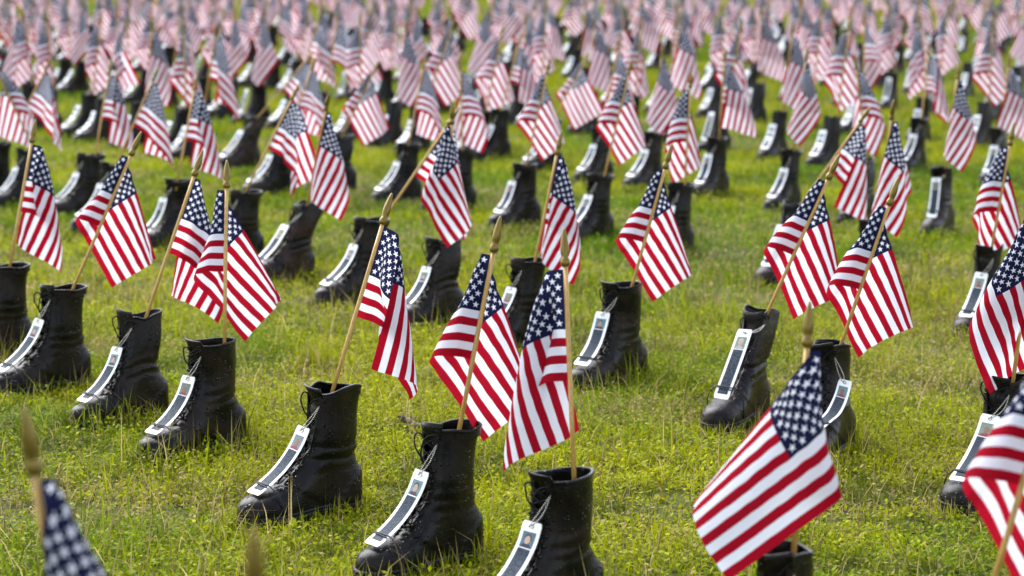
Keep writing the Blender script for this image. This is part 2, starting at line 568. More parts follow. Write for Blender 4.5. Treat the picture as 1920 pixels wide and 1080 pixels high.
    if not detail:
        # dark inside of the shaft
        mb = MB()
        ins = np.array([(p[0] * 0.93, p[1] * 0.9, 0.225) for p in top])
        b = mb.base(ins); mb.face(range(b, b + len(ins)))
        ty = np.linspace(-0.02, 0.02, 3)
        Z2 = np.linspace(0.085, 0.268, 4)
        G = np.array([[(float(interp(min(z, 0.262), FRONT)) - 0.006, y, z) for y in ty] for z in Z2])
        mb.grid(deform(G, P))
        out["inside"] = mb.mesh("inside", ["lining"])
        return out
    # insole floor and tongue
    Z2 = np.linspace(0.074, 0.276, 22)
    ty = np.linspace(-1, 1, 11)
    G = []
    for i, z in enumerate(Z2):
        xf = float(interp(min(z, 0.262), FRONT))
        w = 0.016 + 0.013 * min(1, i / 8)
        row = [(xf - 0.004 - 0.009 * v * v - 0.003 * math.sin(i * 0.9 + P['seed']) * (i > 14) + (0.004 * max(0, i - 17)), v * w, z) for v in ty]
        G.append(row)
    mb = MB(); mb.grid(deform(np.array(G), P))
    out["tongue"] = mb.mesh("tongue", ["leather"], solid=0.003)
    # laces and lace hooks
    mb, hk = MB(), MB()
    eyes = []
    for z in np.linspace(0.090, 0.247, P['eyes']):
        g = gap_of(z, P) + 0.007
        _, yy = half_outline(sfine, z, P)
        ok = np.where((yy >= g) & (sfine > 0.4))[0]
        x, _ = half_outline(np.array([sfine[ok[-1]]]), z, P)
        eyes.append((float(x[0]) + 0.0022, g, float(z)))
    D = lambda p: tuple(deform(np.array(p), P))
    for i, (x, g, z) in enumerate(eyes):
        for sg in (-1, 1):
            c = Vector(D((x, sg * g, z)))
            hk.tube([c + Vector((-0.002, -sg * 0.001, 0)), c + Vector((0.0035, sg * 0.002, 0)), c + Vector((0.004, sg * 0.006, 0.0015))], [0.0034, 0.0029, 0.0020], 6)
    for i in range(len(eyes) - 1):
        x0, g0, z0 = eyes[i]; x1, g1, z1 = eyes[i + 1]
        if i in P['unlaced']:
            continue
        for sg in (-1, 1):
            mb.tube([D((x0 + 0.002, sg * g0, z0)), D((x0 + 0.0065, sg * g0 * 0.4, z0 * 0.7 + z1 * 0.3)), D((x1 + 0.007 + 0.001 * sg, -sg * g1 * 0.4, z0 * 0.3 + z1 * 0.7)),
                     D((x1 + 0.003, -sg * g1, z1)), D((x1 + 0.004, -sg * (g1 + 0.005), z1 + 0.003))], 0.0019, 5)
    x, g, z = eyes[0]
    mb.tube([D((x + 0.003, -g, z)), D((x + 0.007, 0, z - 0.003)), D((x + 0.003, g, z))], 0.0019, 5)
    rr = random.Random(P['seed'])
    x, g, z = eyes[-1]
    for sg in (-1, 1):                                     # loose lace ends
        pts = []
        for k in range(13):
            a = k / 12
            pts.append(D((x + 0.004 + 0.016 * math.sin(a * 3.1) + 0.004 * rr.random(), sg * (g - 0.018 * a + 0.012 * math.sin(a * 6.0 + sg)), z + 0.012 * math.sin(a * 5.5) - 0.055 * a * a)))
        mb.tube(pts, 0.0018, 5)
    out["laces"] = mb.mesh("laces", ["lace"])
    out["lace_hooks"] = hk.mesh("lace_hooks", ["hook"])
    return out

def variant(seed, lean_x=0.0, lean_y=0.0, bend_x=0.0, squeeze=1.0, gap=0.015, wave=0.002, worn=False, unlaced=(), eyes=9, slouch=1.0):
    return dict(slouch=slouch, seed=seed, lean_x=lean_x, lean_y=lean_y, bend_x=bend_x, squeeze=squeeze, gap=gap, wave=wave, worn=worn, unlaced=unlaced, eyes=eyes)
VARIANTS = [variant(1, -0.06, 0.03, -0.1, 0.97, 0.014, 0.003, slouch=0.9),
            variant(2, -0.02, -0.06, -0.35, 0.88, 0.019, 0.006, unlaced=(7,), slouch=1.2),
            variant(3, 0.06, 0.0, -0.2, 1.0, 0.013, 0.002, eyes=10, slouch=0.7),
            variant(4, -0.10, 0.06, -0.1, 0.96, 0.022, 0.006, unlaced=(6, 7), slouch=1.1),
            variant(5, -0.30, 0.03, -0.7, 0.84, 0.024, 0.009, worn=True, unlaced=(6, 7), slouch=1.5),
            variant(6, 0.03, -0.07, 0.2, 0.90, 0.018, 0.005, worn=True, eyes=8, slouch=1.3)]
BOOT_HI = [boot_meshes(P, 62, 44) for P in VARIANTS]
BOOT_LO = [boot_meshes(P, 16, 11, False) for P in VARIANTS]

# ------------------------------------------------------------------ the hanging photo tag (in boot coordinates)
def spine(points, n=40):
    """arc-length sampled smooth curve in the xz plane with normals"""
    pts = np.array(points, float)
    tt = np.arange(len(pts))
    q = np.linspace(0, len(pts) - 1, 300)
    xy = np.stack([interp(q, list(zip(tt, pts[:, k]))) for k in range(pts.shape[1])], -1)
    dl = np.concatenate([[0], np.cumsum(np.linalg.norm(np.diff(xy, axis=0), axis=1))])
    s = np.linspace(0, dl[-1], n)
    return np.stack([np.interp(s, dl, xy[:, k]) for k in range(pts.shape[1])], -1), dl[-1]
TAG_SHAPES = [
    # (spine from top to bottom: x, y, z), roll
    ([(0.075, 0.004, 0.189), (0.091, 0.003, 0.152), (0.116, 0.001, 0.118), (0.149, 0.0, 0.091), (0.196, -0.002, 0.066)], 0.0),
    ([(0.080, -0.002, 0.197), (0.097, -0.002, 0.158), (0.122, 0.0, 0.121), (0.153, 0.002, 0.094), (0.192, 0.004, 0.069)], -0.10),
    ([(0.104, 0.010, 0.232), (0.120, 0.008, 0.182), (0.138, 0.005, 0.134), (0.154, 0.002, 0.098), (0.168, 0.0, 0.075)], 0.12),
    ([(0.062, 0.058, 0.190), (0.076, 0.048, 0.150), (0.096, 0.034, 0.115), (0.122, 0.018, 0.096), (0.155, 0.006, 0.083)], 0.5),
]
TAG_W = 0.045
def tag_surface(shape, P, n=40):
    pts, roll = TAG_SHAPES[shape]
    C, L = spine(pts, n)
    C = lean_only(C, P)
    T = np.gradient(C, axis=0); T /= np.linalg.norm(T, axis=1)[:, None]
    Y = np.tile(np.array([0.0, 1.0, 0.0]), (n, 1))
    N = np.cross(T, Y); N /= np.linalg.norm(N, axis=1)[:, None]      # points out, away from the boot
    if N[0, 0] < 0: N = -N
    Y = np.cross(N, T); Y /= np.linalg.norm(Y, axis=1)[:, None]
    a = roll * np.linspace(1.0, 0.4, n)[:, None]
    Y2 = Y * np.cos(a) + N * np.sin(a); N2 = N * np.cos(a) - Y * np.sin(a)
    def f(u, v, h=0.0):
        """u across 0..1, v down 0..1, h above the card"""
        i = np.clip(np.asarray(v, float) * (n - 1), 0, n - 1.0001); k = int(i); w = i - k
        c = C[k] * (1 - w) + C[k + 1] * w
        y = Y2[k] * (1 - w) + Y2[k + 1] * w
        nn = N2[k] * (1 - w) + N2[k + 1] * w
        return c + y * (u - 0.5) * TAG_W + nn * h
    return f
def tag_meshes(shape, vi, detail=True):
    P = VARIANTS[vi]
    f = tag_surface(shape, P)
    n = 26 if detail else 6
    out = {}
    mb = MB()
    vv = np.linspace(0, 1, n)
    us = (0.0, 0.08, 0.92, 1.0)
    def card(h):
        G = []
        for v in vv:
            ins = 0.055 * max(0.0, 1 - min(v, 1 - v) / 0.012) if detail else 0
            G.append([f(ins + (1 - 2 * ins) * u, v, h) for u in us])
        return np.array(G)
    a, b = card(0.0007), card(-0.0007)
    mb.grid(a); mb.grid(b, flip=True)
    mb.grid(np.stack([a[:, 0], b[:, 0]], 1), flip=True); mb.grid(np.stack([a[:, -1], b[:, -1]], 1))
    mb.grid(np.stack([a[0], b[0]], 0), flip=True); mb.grid(np.stack([a[-1], b[-1]], 0))
    out["card"] = mb.mesh("card", ["card_white"], smooth=False)
    def patch(u0, u1, v0, v1, h, nv):
        return np.array([[f(u, v, h) for u in (u0, u1)] for v in np.linspace(v0, v1, nv)])
    mb = MB(); mb.grid(patch(0.16, 0.84, 0.285, 0.925, 0.0011, n))
    out["text_panel"] = mb.mesh("text_panel", ["print_panel"], smooth=False)
    mb = MB(); mb.grid(patch(0.16, 0.84, 0.105, 0.275, 0.0011, 5))
    out["photo"] = mb.mesh("photo", ["photo_back"], smooth=False)
    mb = MB()
    def disc(cu, cv, ru, rv, h, a0=0, a1=2 * math.pi, k=14):
        b = mb.base([f(cu + ru * math.cos(a), cv - rv * math.sin(a), h) for a in np.linspace(a0, a1, k, endpoint=a1 < 6.2)])
        mb.face(range(b, len(mb.v)))
    kk = 14 if detail else 6
    mb.cur = 1; disc(0.5, 0.273, 0.27, 0.045, 0.0013, 0, math.pi, kk)
    mb.cur = 2; disc(0.5, 0.178, 0.175, 0.050, 0.0014, k=kk)
    mb.cur = 0; disc(0.5, 0.192, 0.145, 0.045, 0.0016, k=kk)
    out["face"] = mb.mesh("face", ["photo_skin", "photo_dress", "photo_hair"], smooth=False)
    if not detail:
        return out
    # black elastic round tag and foot
    mb = MB()
    vb = 0.82
    mid = [f(u, vb, 0.0026) for u in np.linspace(1.0, 0.0, 7)]
    cx = float(mid[3][0])
    wy = float(foot_width(cx)) + 0.004
    zt = float(mid[3][2])
    right = [(cx - 0.006, -wy * 0.82, zt - 0.016), (cx - 0.012, -wy, zt - 0.036), (cx - 0.015, -wy * 1.0, 0.024)]
    left = [(cx - 0.015, wy * 1.0, 0.024), (cx - 0.012, wy, zt - 0.036), (cx - 0.006, wy * 0.82, zt - 0.016)]
    mb.tube([tuple(p) for p in left] + [tuple(p) for p in mid] + [tuple(p) for p in right], 0.0016, 6)
    v2 = vb + 0.015
    mb.tube([tuple(f(u, v2 + 0.02 * u, 0.0026)) for u in np.linspace(1.03, -0.03, 7)], 0.0014, 6)
    out["elastic_band"] = mb.mesh("elastic_band", ["elastic"])
    # bead chain looped through a lace eyelet and the hole of the tag
    mb = MB()
    z = 0.238
    g = gap_of(z, P) + 0.012
    sg = 1
    eye = deform(np.array([float(interp(z, FRONT)) - 0.006 + 0.006, sg * g, z]), P)
    hole = f(0.5, 0.045, 0.002)
    for k, off in ((0, 0.006), (1, -0.005)):
        pts = []
        for a in np.linspace(0, 1, 40):
            p = eye * (1 - a) + hole * a
            bow = math.sin(math.pi * a)
            p = p + np.array([0.008 * bow + 0.006, off * bow + 0.006 * bow + 0.004 * (1 - a), -0.006 * bow])
            pts.append(p)
        pts = np.array(pts)
        dl = np.concatenate([[0], np.cumsum(np.linalg.norm(np.diff(pts, axis=0), axis=1))])
        for s in np.arange(0, dl[-1], 0.0037):
            mb.ball([np.interp(s, dl, pts[:, c]) for c in range(3)], 0.0017, 6, 4)
    b0 = f(0.5, 0.045, 0.0012)
    mb.tube([tuple(b0 + (f(0.5 + 0.10 * math.cos(q), 0.045 + 0.02 * math.sin(q), 0.0012) - b0)) for q in np.linspace(0, 2 * math.pi, 10, endpoint=False)], 0.0009, 5, closed=True)
    out["bead_chain"] = mb.mesh("bead_chain", ["bead_chain"])
    return out
_tag_cache = {}
def get_tag(shape, vi, detail):
    k = (shape, vi, detail)
    if k not in _tag_cache:
        _tag_cache[k] = tag_meshes(shape, vi, detail)
    return _tag_cache[k]

# ------------------------------------------------------------------ flags: hanging cloth by position based dynamics, all flags at once
HOIST, FLY, NH, NF = 0.184, 0.276, 12, 18
FINIAL = 0.066
def settle(dirs, lens, az0, az1, breeze, steps=420, seed=3):
    """dirs: unit pole directions (B,3); returns cloth points (B,NH,NF,3) relative to the pole's entry into the boot"""
    r_ = np.random.default_rng(seed)
    B = len(dirs)
    dirs = np.array(dirs, float); lens = np.array(lens, float)
    az0 = np.radians(np.array(az0, float)); az1 = np.radians(np.array(az1, float))
    top = dirs * (lens - FINIAL - 0.004)[:, None]
    X = np.zeros((B, NH, NF, 3))
    dh, df = HOIST / (NH - 1), FLY / (NF - 1)
    for i in range(NH):
        X[:, i, 0] = top - dirs * (i * dh)
    off = np.zeros((B, 3))
    for j in range(1, NF):
        a = az0 + (az1 - az0) * float(sst((j - 0.5) / (NF - 1), 0.06, 0.52))
        v_ = np.stack([np.cos(a), np.sin(a), np.zeros(B)], -1)
        v_ -= dirs * (v_ * dirs).sum(-1, keepdims=True)              # square to the stick
        v_ /= np.linalg.norm(v_, axis=-1, keepdims=True)
        off = off + v_ * df
        for i in range(NH):
            X[:, i, j] = X[:, i, 0] + off
    X[:, :, 2:] += r_.normal(0, 0.0015, X[:, :, 2:].shape)
    X[:, :, :] += (np.stack([np.cos(az0), np.sin(az0), 0 * az0], -1) * 0.0042)[:, None, None]
    X0 = X.copy()
    Vv = np.zeros_like(X)
    W = np.ones((1, NH, NF, 1)); W[:, :, :2] = 0                     # the glued sleeve sets the way the cloth leaves the stick
    dg = math.hypot(dh, df)
    cons = []
    for p in (0, 1):
        cons.append((np.s_[:, :, p:NF - 1:2], np.s_[:, :, p + 1:NF:2], df, 1.0))
        cons.append((np.s_[:, p:NH - 1:2, :], np.s_[:, p + 1:NH:2, :], dh, 1.0))
        cons.append((np.s_[:, :-1, p:NF - 1:2], np.s_[:, 1:, p + 1:NF:2], dg, 0.8))
        cons.append((np.s_[:, 1:, p:NF - 1:2], np.s_[:, :-1, p + 1:NF:2], dg, 0.8))
    def mod_cols(n, g):
        return np.array([j for j in range(n - 2) if j % 4 in g])
    bend = []
    for g in ((0, 1), (2, 3)):
        c = mod_cols(NF, g); bend.append((2, c, c + 2, 2 * df, 0.40))
        c = mod_cols(NH, g); bend.append((1, c, c + 2, 2 * dh, 0.40))
    bend4 = []
    for g in ((0, 1, 2, 3), (4, 5, 6, 7)):
        c = np.array([j for j in range(NF - 4) if j % 8 in g]); bend4.append((2, c, c + 4, 4 * df, 0.16))
        c = np.array([j for j in range(NH - 4) if j % 8 in g]); bend4.append((1, c, c + 4, 4 * dh, 0.16))
    def memory(lst):
        out = []
        for ax, ca, cb, rest, k in lst:
            d0 = (X0[:, :, cb] - X0[:, :, ca]) if ax == 2 else (X0[:, cb] - X0[:, ca])
            ln0 = np.sqrt((d0 * d0).sum(-1, keepdims=True))
            out.append((ax, ca, cb, np.minimum(ln0, rest), k))
        return out
    bend, bend4 = memory(bend), memory(bend4)
    Wf = np.broadcast_to(W, (B, NH, NF, 1))
    dt = 1 / 110.0
    grav = np.array([0, 0, -9.8])
    # a light breeze carries the free end on in the direction it was blown
    gust = np.stack([np.cos(az1), np.sin(az1) * 0.6, np.zeros(B)], -1)[:, None, None] * np.array(breeze)[:, None, None, None] * sst(np.linspace(0, 1, NF), 0.2, 0.7)[None, None, :, None]
    for st in range(steps):
        Vv += dt * (grav + gust) * W
        Vv *= 0.955
        Xo = X.copy()
        X = X + dt * Vv * W
        for it in range(4):
            for sa, sb, rest, k in cons:
                a, b = X[sa], X[sb]
                wa, wb = Wf[sa], Wf[sb]
                d = b - a
                ln = np.sqrt((d * d).sum(-1, keepdims=True)) + 1e-9
                cgr = d * (k * (ln - rest) / ln / np.maximum(wa + wb, 1e-6))
                X[sa] = a + wa * cgr
                X[sb] = b - wb * cgr
            for ax, ca, cb, rest, k in bend + bend4:
                if ax == 2:
                    a, b, wa, wb = X[:, :, ca], X[:, :, cb], Wf[:, :, ca], Wf[:, :, cb]
                else:
                    a, b, wa, wb = X[:, ca], X[:, cb], Wf[:, ca], Wf[:, cb]
                d = b - a
                ln = np.sqrt((d * d).sum(-1, keepdims=True)) + 1e-9
                cgr = d * (k * np.where(ln < rest, ln - rest, 0.35 * (ln - rest)) / ln / np.maximum(wa + wb, 1e-6))
                if ax == 2:
                    X[:, :, ca] = a + wa * cgr; X[:, :, cb] = X[:, :, cb] - wb * cgr
                else:
                    X[:, ca] = a + wa * cgr; X[:, cb] = X[:, cb] - wb * cgr
        # stay clear of the own pole
        dd = dirs[:, None, None]
        al = (X * dd).sum(-1, keepdims=True)
        rad = X - dd * al
        rl = np.sqrt((rad * rad).sum(-1, keepdims=True)) + 1e-9
        push = np.maximum(0.0065 - rl, 0) * (al < lens[:, None, None, None])
        X = X + W * rad / rl * push
        Vv = (X - Xo) / dt
    return X
def upsample(G, k):
    """Catmull-Rom refinement of one cloth grid"""
    def up(A):
        n = len(A)
        Pd = np.concatenate([[2 * A[0] - A[1]], A, [2 * A[-1] - A[-2]]])
        out = []
        for i in range(n - 1):
            p0, p1, p2, p3 = Pd[i], Pd[i + 1], Pd[i + 2], Pd[i + 3]
            for s in range(k):
                u = s / k
                out.append(0.5 * (2 * p1 + (p2 - p0) * u + (2 * p0 - 5 * p1 + 4 * p2 - p3) * u * u + (3 * p1 - p0 - 3 * p2 + p3) * u ** 3))
        out.append(A[-1])
        return np.array(out)
    return up(up(G).swapaxes(0, 1)).swapaxes(0, 1)
FIN = [(0.000, 0.0040), (0.002, 0.0066), (0.006, 0.0082), (0.011, 0.0082), (0.015, 0.0062), (0.018, 0.0056), (0.022, 0.0070),
       (0.030, 0.0076), (0.042, 0.0064), (0.055, 0.0042), (0.063, 0.0024), (0.066, 0.0008)]
def stick_inside(d, ex=-0.03, ey=0.012, yaw=0.0, P=None):
    """how far the stick reaches down into the boot before it meets the inner wall; entry point and yaw in boot terms"""
    ca, sa = math.cos(yaw), math.sin(yaw)
    dx, dy = d[0] * ca + d[1] * sa, -d[0] * sa + d[1] * ca
    s = 0.0
    while s < 0.225:
        s2 = s + 0.005
        z = (0.236 - d[2] * s2) / 0.9
        k = max(z - 0.09, 0.0)
        lx, ly = ex - dx * s2, ey - dy * s2
        if P:
            lx -= P['lean_x'] * k + P['bend_x'] * k * k; ly -= P['lean_y'] * k
        if s2 > 0.02 and ((lx + 0.005) / 0.045) ** 2 + (ly / 0.028) ** 2 > 1.0:
            break
        s = s2
    return max(s, 0.03)
def add_pole(mb, d, L, sides, dn):
    d = Vector(d)
    mb.tube([-d * dn, d * (L * 0.33), d * (L * 0.66), d * (L - FINIAL + 0.002)], 0.0040, sides)
def add_finial(mb, d, L, sides, prof=FIN):
    d = Vector(d)
    mb.tube([d * (L - FINIAL + h) for h, r in prof], [r for h, r in prof], sides)

# ------------------------------------------------------------------ ground
mb = MB()
b = mb.base([(-300, -100, 0), (300, -100, 0), (300, 500, 0), (-300, 500, 0)])
mb.face((b, b + 1, b + 2, b + 3))
lawn = tag(link("lawn_ground", mb.mesh("lawn_ground", ["lawn_soil"], smooth=False)), "mossy lawn soil under the grass", None, None, "structure")

# ------------------------------------------------------------------ where the boots stand (metres), measured on the lawn
# row, x, y, toe azimuth, boot variant, stick entry (x, y), stick direction, stick length above the boot, cloth azimuth at hoist and fly
BOOTS = [
  (1, -1.347, 5.980, 226, 0, (-1.330,5.959), (0.142,0.287,0.948), 0.410, 10, -110),
  (1, -1.116, 5.539, 226, 0, (-1.085,5.534), (0.398,0.137,0.907), 0.435, 200, -25),
  (1, -0.862, 5.172, 228, 1, (-0.834,5.163), (0.307,0.237,0.921), 0.410, 40, 130),
  (1, -0.648, 4.850, 230, 2, (-0.619,4.843), (-0.017,0.376,0.926), 0.410, 186, -12),
  (1, -0.360, 4.283, 223, 3, (-0.344,4.262), (0.270,0.329,0.905), 0.410, 35, -55),
  (1, -0.117, 3.911, 223, 0, (-0.094,3.895), (0.190,0.115,0.975), 0.390, 190, -30),
  (1, 0.082, 3.593, 226, 2, (0.102,3.575), (-0.036,0.324,0.945), 0.410, 178, 200),
  (1, 0.393, 3.118, 250, 5, (0.393,3.086), (0.064,0.151,0.986), 0.360, -22, -190),
  (1, 0.578, 2.706, 240, 0, (0.587,2.758), (0.266,0.077,0.961), 0.441, 190, -15),
  (2, -2.221, 9.772, 226, 0, (-2.174,9.782), (0.455,0.134,0.881), 0.422, -20, -60),
  (2, -2.029, 9.513, 226, 1, (-2.013,9.568), (-0.400,-0.048,0.915), 0.426, -20, -60),
  (2, -1.726, 9.243, 226, 0, (-1.698,9.245), (0.125,0.336,0.933), 0.410, -30, 50),
  (2, -1.538, 8.747, 226, 1, (-1.522,8.724), (0.404,0.109,0.908), 0.432, -30, 50),
  (2, -1.208, 8.242, 226, 2, (-1.210,8.202), (0.156,0.298,0.942), 0.410, -30, 60),
  (2, -0.937, 7.879, 226, 0, (-0.926,7.851), (0.451,0.094,0.887), 0.425, -20, 110),
  (2, -0.714, 7.388, 224, 4, (-0.683,7.381), (0.213,-0.274,0.938), 0.410, -20, -150),
  (2, -0.443, 6.955, 224, 0, (-0.405,6.954), (0.564,0.070,0.823), 0.434, 0, 30),
  (2, -0.200, 6.508, 226, 1, (-0.172,6.499), (0.028,-0.090,0.996), 0.410, 190, 330),
  (2, 0.036, 6.115, 226, 0, (0.062,6.102), (0.199,0.075,0.977), 0.360, -10, -175),
  (2, 0.276, 5.618, 231, 2, (0.299,5.604), (0.266,0.063,0.962), 0.376, 190, -15),
  (2, 0.542, 5.157, 240, 4, (0.551,5.117), (0.402,0.027,0.915), 0.412, 190, -40),
  (2, 0.693, 4.816, 244, 5, (0.718,4.807), (0.311,0.041,0.950), 0.379, 200, -10),
  (2, 0.965, 4.420, 234, 3, (0.987,4.404), (0.113,0.076,0.991), 0.386, 175, 235),
  (3, -1.308, 11.204, 226, 4, (-1.309,11.163), (0.655,0.091,0.750), 0.450, -20, 110),
  (3, -1.026, 10.046, 226, 0, (-0.994,10.039), (0.288,0.385,0.877), 0.410, -20, 60),
  (3, -0.767, 10.217, 226, 1, (-0.755,10.191), (0.446,0.069,0.893), 0.383, 195, -25),
  (3, -0.451, 9.693, 226, 0, (-0.452,9.653), (0.187,0.223,0.957), 0.410, -40, -10),
  (3, -0.216, 9.364, 226, 0, (-0.202,9.342), (-0.033,0.181,0.983), 0.410, -20, 20),
  (3, 0.052, 8.855, 226, 2, (0.057,8.821), (0.219,0.043,0.975), 0.428, 190, -15),
  (3, 0.318, 8.437, 231, 0, (0.343,8.425), (0.227,0.032,0.973), 0.450, 195, -25),
  (3, 0.589, 8.020, 235, 0, (0.610,8.003), (0.048,0.049,0.998), 0.417, 190, -15),
  (3, 0.895, 7.373, 240, 4, (0.904,7.334), (0.530,-0.197,0.825), 0.410, -10, -170),
  (3, 1.116, 6.955, 242, 1, (1.126,6.916), (0.052,-0.289,0.956), 0.410, -20, -170),
  (3, 1.340, 6.391, 242, 3, (1.345,6.354), (0.154,0.043,0.987), 0.360, 195, -15),
  (4, -0.068, 11.676, 228, 0, (-0.068,11.636), (0.259,0.035,0.965), 0.422, -30, 30),
  (4, 0.182, 11.100, 230, 0, (0.186,11.062), (0.471,0.311,0.826), 0.410, 190, -15),
  (4, 0.416, 10.609, 232, 1, (0.435,10.590), (0.167,0.031,0.986), 0.433, 0, 60),
  (4, 0.633, 10.305, 234, 0, (0.638,10.265), (0.081,0.036,0.996), 0.417, -20, -170),
  (4, 0.900, 9.962, 236, 2, (0.906,9.922), (0.063,0.037,0.997), 0.412, -20, 20),
  (4, 1.153, 9.438, 238, 0, (1.160,9.398), (0.117,0.027,0.993), 0.444, -30, -210),
  (4, 1.412, 9.079, 240, 1, (1.419,9.041), (-0.130,0.065,0.989), 0.428, -30, -90),
  (4, 1.646, 8.641, 242, 5, (1.656,8.602), (0.110,0.028,0.994), 0.417, -30, -210),
  (5, 1.977, 11.100, 240, 0, (1.986,11.061), (0.132,0.374,0.918), 0.410, -20, 20),
  (5, 2.259, 10.547, 242, 1, (2.268,10.508), (0.088,0.026,0.996), 0.363, 0, 40),
  (0, -0.429, 2.080, 226, 0, (-0.409,2.100), (-0.107,-0.047,0.993), 0.422, 0, -40),
  (0, -0.212, 1.645, 226, 0, (-0.192,1.665), (0.000,-0.048,0.999), 0.419, 190, -20),

]
# the rows go on into the distance: four feet apart, a boot every foot and a half
ROW_DIR = np.array([0.49, -0.872])
def row_points(y0, spacing, x_from, x_to):
    pts = []
    k = math.ceil(x_from / (ROW_DIR[0] * spacing))
    while k * ROW_DIR[0] * spacing < x_to:
        p = np.array([0.0, y0]) + ROW_DIR * spacing * k
        pts.append(p + rng.normal(0, 0.035, 2))
        k += 1
    return pts
FIELD = []
def in_view(p, m=0.9):
    return abs(p[0]) < 0.232 * p[1] + m and p[1] < 32
for p in row_points(8.72, 0.46, -12, -1.40):
    if in_view(p): FIELD.append((3, p))
for p in row_points(11.25, 0.46, -14, -0.20):
    if in_view(p): FIELD.append((4, p))
for p in row_points(14.1, 0.46, -16, 9):
    if in_view(p) and not (p[0] > 1.72 and p[1] < 11.2): FIELD.append((5, p))
for k in range(6, 28):
    y0 = 14.1 + 2.85 * (k - 5) + rng.normal(0, 0.12)
    for p in row_points(y0, 0.52, -30, 30):
        if p[1] > 5.0 and in_view(p): FIELD.append((k, p))

# generic hanging flags for the field, near flags are settled one by one
G_N = 26
g_dir, g_len, g_a0, g_a1 = [], [], [], []
for k in range(G_N):
    az = math.radians(rng.choice([0, 0, 0, 20, -30, 60, 150]) + rng.normal(0, 25))
    ti = math.radians(abs(rng.normal(9, 9)))
    ti = min(ti, math.radians(32))
    g_dir.append((math.sin(ti) * math.cos(az), math.sin(ti) * math.sin(az) * 0.6, math.cos(ti)))
    g_len.append(rng.uniform(0.38, 0.43))
    st = k % 6
    a0, a1 = [(190, -25), (-30, 60), (-10, -195), (195, -20), (0, -120), (188, -35)][st]
    g_a0.append(a0 + rng.normal(0, 15)); g_a1.append(a1 + rng.normal(0, 20))
g_dir = [np.array(d) / np.linalg.norm(d) for d in g_dir]
# how strongly a breeze holds each near cloth out (m/s2)
BREEZE = {3: 3.6, 7: 6.4, 6: 0.6, 4: 0.4, 0: 0.6, 1: 1.3, 2: 0.4, 5: 2.2, 8: 1.5, 19: 2.0, 20: 0.7, 21: 1.2, 18: 0.5, 15: 0.4, 16: 0.5, 17: 1.4, 14: 1.0, 22: 0.5, 44: 2.5}
CL = settle([np.array(e[6]) / np.linalg.norm(e[6]) for e in BOOTS] + g_dir, [e[7] for e in BOOTS] + g_len,
            [e[8] for e in BOOTS] + g_a0, [e[9] for e in BOOTS] + g_a1,
            [BREEZE.get(i, float(rng.uniform(0.4, 2.4))) for i in range(len(BOOTS))] + [float(rng.uniform(0.6, 3.4)) for k in range(G_N)])
def cloth_mesh(G, k, name="cloth"):
    mb = MB(); mb.grid(upsample(G, k) if k > 1 else G)
    return mb.mesh(name, ["flag_cloth"])

# ------------------------------------------------------------------ words for the labels
ONES = ["first", "second", "third", "fourth", "fifth", "sixth", "seventh", "eighth", "ninth", "tenth", "eleventh", "twelfth", "thirteenth",
        "fourteenth", "fifteenth", "sixteenth", "seventeenth", "eighteenth", "nineteenth"]
ORD = ONES[:]
for w1, w2 in (("twenty", "twentieth"), ("thirty", "thirtieth"), ("forty", "fortieth"), ("fifty", "fiftieth")):
    ORD += [w2] + [w1 + "-" + q for q in ONES[:9]]
ROWN = {0: "foreground", 1: "front", 2: "second", 3: "third", 4: "fourth", 5: "fifth", 6: "sixth", 7: "seventh", **{k: ORD[k - 1] for k in range(8, 40)}}
# rank of each boot along its row, counted from the left
everyone = [(e[0], e[1], ("near", i)) for i, e in enumerate(BOOTS)] + [(r, p[0], ("field", i)) for i, (r, p) in enumerate(FIELD)]
rank = {}
for r in set(q[0] for q in everyone):
    for k, q in enumerate(sorted([q for q in everyone if q[0] == r], key=lambda q: q[1])):
        rank[q[2]] = k
def where(row, key):
    return "%s from left in the %s row" % (ORD[rank[key]] if rank[key] < len(ORD) else "last", ROWN[row])
def lean_word(d):
    t_ = math.degrees(math.atan2(d[0], d[2]))
    if t_ > 21: return "steeply right-leaning"
    if t_ > 8: return "right-leaning"
    if t_ < -8: return "left-leaning"
    return "upright"

